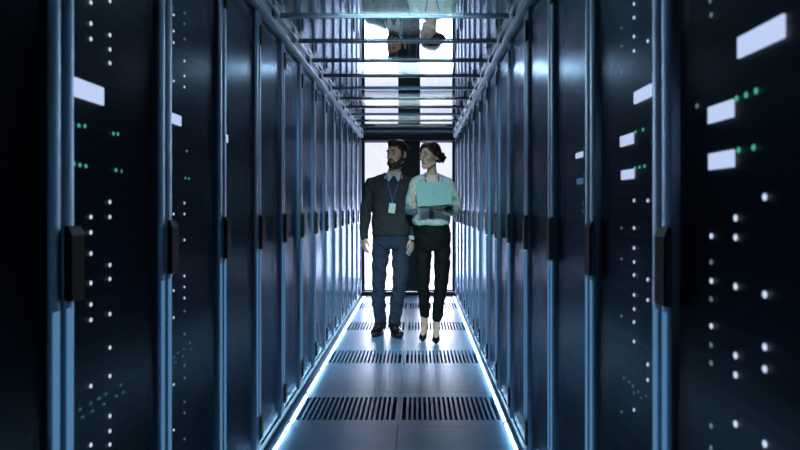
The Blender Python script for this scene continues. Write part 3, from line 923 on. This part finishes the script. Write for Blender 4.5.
# open neckline
bm = bmesh.new()
prism(bm, [(-0.040, 1.475), (0.040, 1.475), (0.0, 1.335)], 1, -0.134, -0.05)
for v in bm.verts: v.co.y += (v.co.z - 1.335) * 0.50
newobj('neckline', bm, SKIN_W, wom)
bm = bmesh.new()
loft(bm, [(0.005, 0, .80, .140, .100), (0.005, 0, .88, .166, .118), (0.003, 0, .96, .162, .112), (0, 0, 1.045, .146, .102)], 30)
chain(bm, [(-0.076, 0, 0.89), (-0.080, -0.01, 0.72), (-0.079, -0.02, 0.52), (-0.070, 0.0, 0.34), (-0.065, 0.02, 0.225)], [0.082, 0.074, 0.060, 0.050, 0.044], 20)
chain(bm, [(0.088, 0, 0.89), (0.090, -0.02, 0.72), (0.082, -0.04, 0.52), (0.060, -0.055, 0.34), (0.044, -0.06, 0.205)], [0.082, 0.074, 0.062, 0.052, 0.045], 20)
fuse('trousers', bm, PANTS, wom, 0.006, 5, creases(12, 0.008, 17))


def pump(parent, ax, ay, tx, ty):
    bm = bmesh.new()
    chain(bm, [(ax, ay + 0.045, 0.088), (ax * .7 + tx * .3, ay * .6 + ty * .4, 0.060), (tx, ty, 0.026), (tx * 1.02, ty - 0.055, 0.015)], [(0.026, 0.018), (0.030, 0.018), (0.036, 0.022), (0.014, 0.012)], 14)
    o = fuse('pump_shoe', bm, SHOE, parent, 0.004, 2)
    bm = bmesh.new(); chain(bm, [(ax, ay + 0.052, 0.085), (ax, ay + 0.060, 0.004)], [0.017, 0.006], 10, caps=False)
    newobj('heel', bm, SHOE, o, True)


pump(wom, -0.068, 0.04, -0.085, -0.055)
pump(wom, 0.038, -0.055, 0.030, -0.16)
ribbon('lanyard', [(-0.060, -0.030, 1.478), (-0.058, -0.085, 1.430), (-0.046, -0.128, 1.37), (-0.036, -0.140, 1.28), (-0.018, -0.138, 1.19), (-0.012, -0.138, 1.165)], 0.011, 0.002, LANY, wom)
ribbon('lanyard', [(0.060, -0.030, 1.478), (0.058, -0.085, 1.430), (0.040, -0.128, 1.37), (0.018, -0.140, 1.28), (-0.002, -0.138, 1.19), (-0.008, -0.138, 1.165)], 0.011, 0.002, LANY, wom)
simple('badge', pmat('badge_dark', (0.10, 0.12, 0.12), 0.4), wom, -0.028, 0.012, -0.146, -0.141, 1.085, 1.165, bev=0.004)
bm = bmesh.new()
chain(bm, [(0.142, -0.178, 1.153), (0.128, -0.205, 1.151)], [0.034, 0.033], 16, caps=False)
newobj('wristwatch', bm, M_handle, wom, True)

# laptop: lid towards the camera, base resting on her left hand
lap = empty('laptop', (wx + 0.016, wy - 0.375, 1.196), 0, 'open teal laptop held up by the walker in the mint blouse', 'laptop')
lap.rotation_euler = (0, R(-4), R(-3))
TEAL = pmat('laptop_teal', (0.21, 0.39, 0.40), 0.45, 0.1)
lm = bmesh.new(); box(lm, -0.147, 0.147, -0.003, 0.003, 0, 0.198, bev=0.0025)
lid = newobj('lid', lm, TEAL, lap); lid.rotation_euler = (R(2), 0, 0); lid.location = (0, 0, 0.008)
simple('screen', emat('laptop_screen', (0.6, 0.85, 0.9), 0.9), lid, -0.138, 0.138, 0.0031, 0.0036, 0.012, 0.188)
bm = bmesh.new(); n = 28; ra, rb = 0.0145, 0.0125
rings = [[bm.verts.new((r * math.cos(2 * math.pi * k / n), yy, 0.103 + r * math.sin(2 * math.pi * k / n))) for k in range(n)] for r, yy in ((ra, -0.0032), (ra, -0.0040), (rb, -0.0040), (rb, -0.0032))]
for q in range(3):
    for k in range(n): bm.faces.new([rings[q][k], rings[q][(k + 1) % n], rings[q + 1][(k + 1) % n], rings[q + 1][k]])
newobj('round_logo', bm, pmat('logo_dark', (0.06, 0.16, 0.17), 0.3, 0.5), lid)
simple('base', M_dark, lap, -0.147, 0.147, 0.0, 0.205, -0.008, 0.006, bev=0.003)
bm = bmesh.new()
for i in range(5):
    for j in range(13): box(bm, -0.13 + j * 0.020, -0.113 + j * 0.020, 0.03 + i * 0.018, 0.045 + i * 0.018, 0.006, 0.0075)
newobj('keyboard', bm, M_handle, lap)
for s in (-1, 1):
    bm = bmesh.new(); chain(bm, [(s * 0.10 - 0.02, 0.0, 0.006), (s * 0.10 + 0.02, 0.0, 0.006)], [0.005, 0.005], 10)
    newobj('hinge', bm, M_handle, lap)
